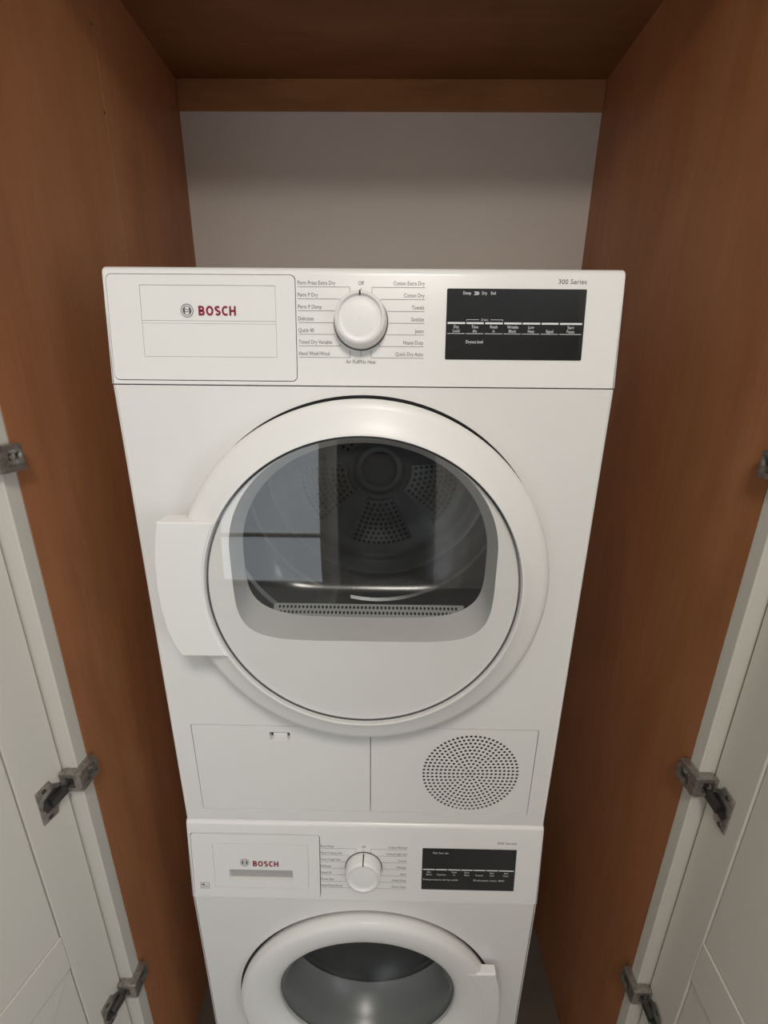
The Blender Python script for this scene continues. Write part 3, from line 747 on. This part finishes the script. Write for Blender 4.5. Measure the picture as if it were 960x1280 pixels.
def TW(u, v, wv): return Vector((u, YW, ZWS+0.0006))+V2*v+N2*wv
wz = lambda z: (z-ZWS-0.0006)/math.cos(SW)
wh = rrect(-0.2940, -0.0744, wz(0.6937), wz(0.8220), 0.0055, 5)
cp2 = fascia_shell(wsh, None, 0, wz(0.8385), 0.055, wh, TW, roll=(0.0075, 0.009))
m = MB(); m.box(-HW+0.0005, HW-0.0005, 0.035, 0.045, ZWS, 0.8455); m.build('panel_back', 'plastic', cp2)
m = MB(); grip = rrect(-0.2310, -0.1222, wz(0.7290), wz(0.7492), 0.0015, 3)
lines = rrect(-0.2570, -0.0950, wz(0.7120), wz(0.8020), 0.001, 2)
m.plate(rrect(-0.2928, -0.0758, wz(0.6944), wz(0.8205), 0.0048, 5), [lines], 0.0004, 0.0092, TW, walls=False)
m.grid([[TW(u, v, 0.0004) for u, v in lines], [TW(u, v, -0.0005) for u, v in lines]], True)
d2 = m.build('detergent_drawer', 'plastic', wsh, 35); d2['label'] = 'white detergent drawer front with grey recessed grip'
m = MB(); m.plate(inset(lines, 0.0004), [grip], 0.0003, 0.011, TW); m.build('drawer_panel', 'plastic', d2, 18)
m = MB(); m.prism(grip, -0.014, -0.0045, TW); m.build('grip_recess', 'slot_plastic', d2)
m = MB(); emblem(m, -0.2036, wz(0.7640), 0.0076, TW, 0.0006); m.build('emblem', 'ink_grey', d2, merge=1e-8)
m = MB(); brand_word(m, -0.1898, wz(0.7568), 0.0437, 0.0110, TW, 0.0006); m.build('brand_lettering', 'ink_red', d2, merge=1e-8)
m = MB()        # small printed icon frame in the corner of the drawer
for a, b, c, d in ((-0.2822, -0.2672, 0.7205, 0.7212), (-0.2822, -0.2672, 0.7092, 0.7099), (-0.2822, -0.2815, 0.7092, 0.7212), (-0.2679, -0.2672, 0.7092, 0.7212), (-0.2800, -0.2694, 0.7120, 0.7128), (-0.2800, -0.2752, 0.7150, 0.7185), (-0.2738, -0.2694, 0.7150, 0.7158)):
    m.quad(a, b, wz(c), wz(d), 0.0006, TW)
m.build('icon', 'ink_grey', d2, merge=1e-8)
kw = knob(wsh, -0.0008, wz(0.7590), TW)
dial_print(cp2, TW, wz(0.7560), ['Perm Press', 'Perm P Heavy Soil', 'Perm P Light Soil', 'Delicates', 'Quick 30', 'Power Spin', 'Hand Wash/Wool'],
           ['Cotton Normal', 'Cotton Light Soil', 'Towels', 'Allergen', 'Jeans', 'Heavy Duty', 'Drum Clean'], 'Off', None,
           0.0043, 0.01345, 'ink_grey', 0.80, [px(p) for p in (437.3, 424.5, 418.6, 417, 418, 424, 437.3)], [px(p) for p in (464.8, 477, 484, 487, 483.5, 475.5, 464.3)])
m = MB(); add_text(m, '300 Series', 0.2233, wz(0.8108), 0.0048, TW, 0.00025, width=0.0318); m.build('series_lettering', 'ink_grey', cp2, merge=1e-8)
m = MB(); m.prism(rrect(0.0982, 0.2562, wz(0.7168), wz(0.8005), 0.0014, 3), 0.0001, 0.0008, TW, 0.0003)
d3 = m.build('display', 'black_gloss', wsh, 18); d3['label'] = 'glossy black touch display'
m = MB()
sx = lambda p: 0.0982+(p-559)*(0.1580/173.0)
bars = wz(0.7575)
lab2 = [('Spin', 'Speed'), ('', 'Temperature'), ('Finish', 'in'), ('Extra', 'Rinse'), ('', 'Prewash'), ('Easy', 'Care'), ('Start', 'Pause')]
for (a, b), (s1, s2) in zip(segs, lab2):
    mb_ = MB(); mb_.quad(sx(a), sx(b), bars, bars+0.0022, W, TW); mb_.build('button_bar', 'ink_white', d3)
    if s1: add_text(m, s1, sx((a+b)/2), bars-0.0055, 0.0034, TW, W, align='c', xs=0.8)
    add_text(m, s2, sx((a+b)/2), bars-0.0108, 0.0034, TW, W, align='c', xs=0.62 if len(s2) > 8 else 0.8)
m.build('display_lettering', 'ink_white', d3, merge=1e-8); m = MB()
add_text(m, 'Wash  Rinse  Spin', sx(578), wz(0.7905), 0.0034, TW, W, xs=0.75)
m.build('status_lettering', 'ink_white', d3, merge=1e-8); m = MB()
add_text(m, 'Temperature set by cycle', sx(561), bars-0.0212, 0.0034, TW, W, width=0.060)
m.build('status_lettering', 'ink_white', d3, merge=1e-8); m = MB()
add_text(m, 'Delicates max 800', sx(656), bars-0.0212, 0.0034, TW, W, width=0.052)
m.build('status_lettering', 'ink_white', d3, merge=1e-8)
# washer door
WX = 0.0045
def TQ(u, v, d): return Vector((WX+u, YW-d, WC+v))
m = MB()
m.lathe([(0.200, -0.006), (0.2330, -0.006), (0.2368, 0.000), (0.2380, 0.006), (0.2372, 0.0142), (0.2335, 0.0185), (0.2270, 0.0205), (0.214, 0.0205), (0.200, 0.0190), (0.186, 0.0150), (0.176, 0.0085), (0.1695, 0.0015), (0.1675, -0.003), (0.1675, -0.010)], TQ, 128)
d4 = m.build('door', 'ring_plastic', wsh, 40); d4['label'] = 'round white porthole door'
m = MB(); m.lathe([(0.186, -0.013), (0.2420, -0.013), (0.2420, -0.009), (0.186, -0.009)], TQ, 96); m.build('door_gasket', 'dark_gap', d4, 40)
# handle lobe on the right of the ring
rh = 0.215; hz0, hz1 = 0.305, 0.540
out = [(0.2360, hz1), (0.2430, 0.515), (0.2500, 0.475), (0.2525, 0.4225), (0.2500, 0.370), (0.2430, 0.330), (0.2360, hz0)]
a0 = -math.asin((WC-hz0)/rh); a1 = math.asin((hz1-WC)/rh)
arc = [(WX+rh*math.cos(a0+(a1-a0)*i/14), WC+rh*math.sin(a0+(a1-a0)*i/14)) for i in range(15)]
m = MB(); m.prism(out+arc, 0.007, 0.0215, XZ(YW), 0.003); m.build('handle', 'ring_plastic', d4, 18)
m = MB(); m.lathe([(0.1675, -0.004), (0.163, -0.005), (0.158, -0.012), (0.150, -0.035), (0.138, -0.065), (0.115, -0.090), (0.08, -0.104), (0.03, -0.112), (0.001, -0.113)], TQ, 96)
m.build('bowl_window', 'washer_glass', d4, 60)
m = MB(); m.lathe([(0.186, -0.013), (0.183, -0.02), (0.178, -0.05), (0.180, -0.075), (0.172, -0.10)], TQ, 96); m.build('bellows', 'gasket', wsh, 60)
m = MB(); m.lathe([(0.165, -0.105), (0.225, -0.107), (0.235, -0.12), (0.235, -0.42), (0.20, -0.44), (0.06, -0.43), (0.001, -0.43)], TQ, 96); dm = m.build('drum', 'drum_steel', wsh, 40)
for a in (90, 210, 330):
    ar = math.radians(a); rows = []
    for y in (-0.13, -0.15, -0.38, -0.40):
        hg = 0.04 if -0.39 < y < -0.14 else 0.002
        rows.append([TQ(rr*math.cos(ar+s), rr*math.sin(ar+s), y) for s, rr in ((-0.15, 0.234), (-0.05, 0.235-hg), (0.05, 0.235-hg), (0.15, 0.234))])
    m = MB(); m.grid(rows); m.build('paddle', 'gasket', dm, 60)
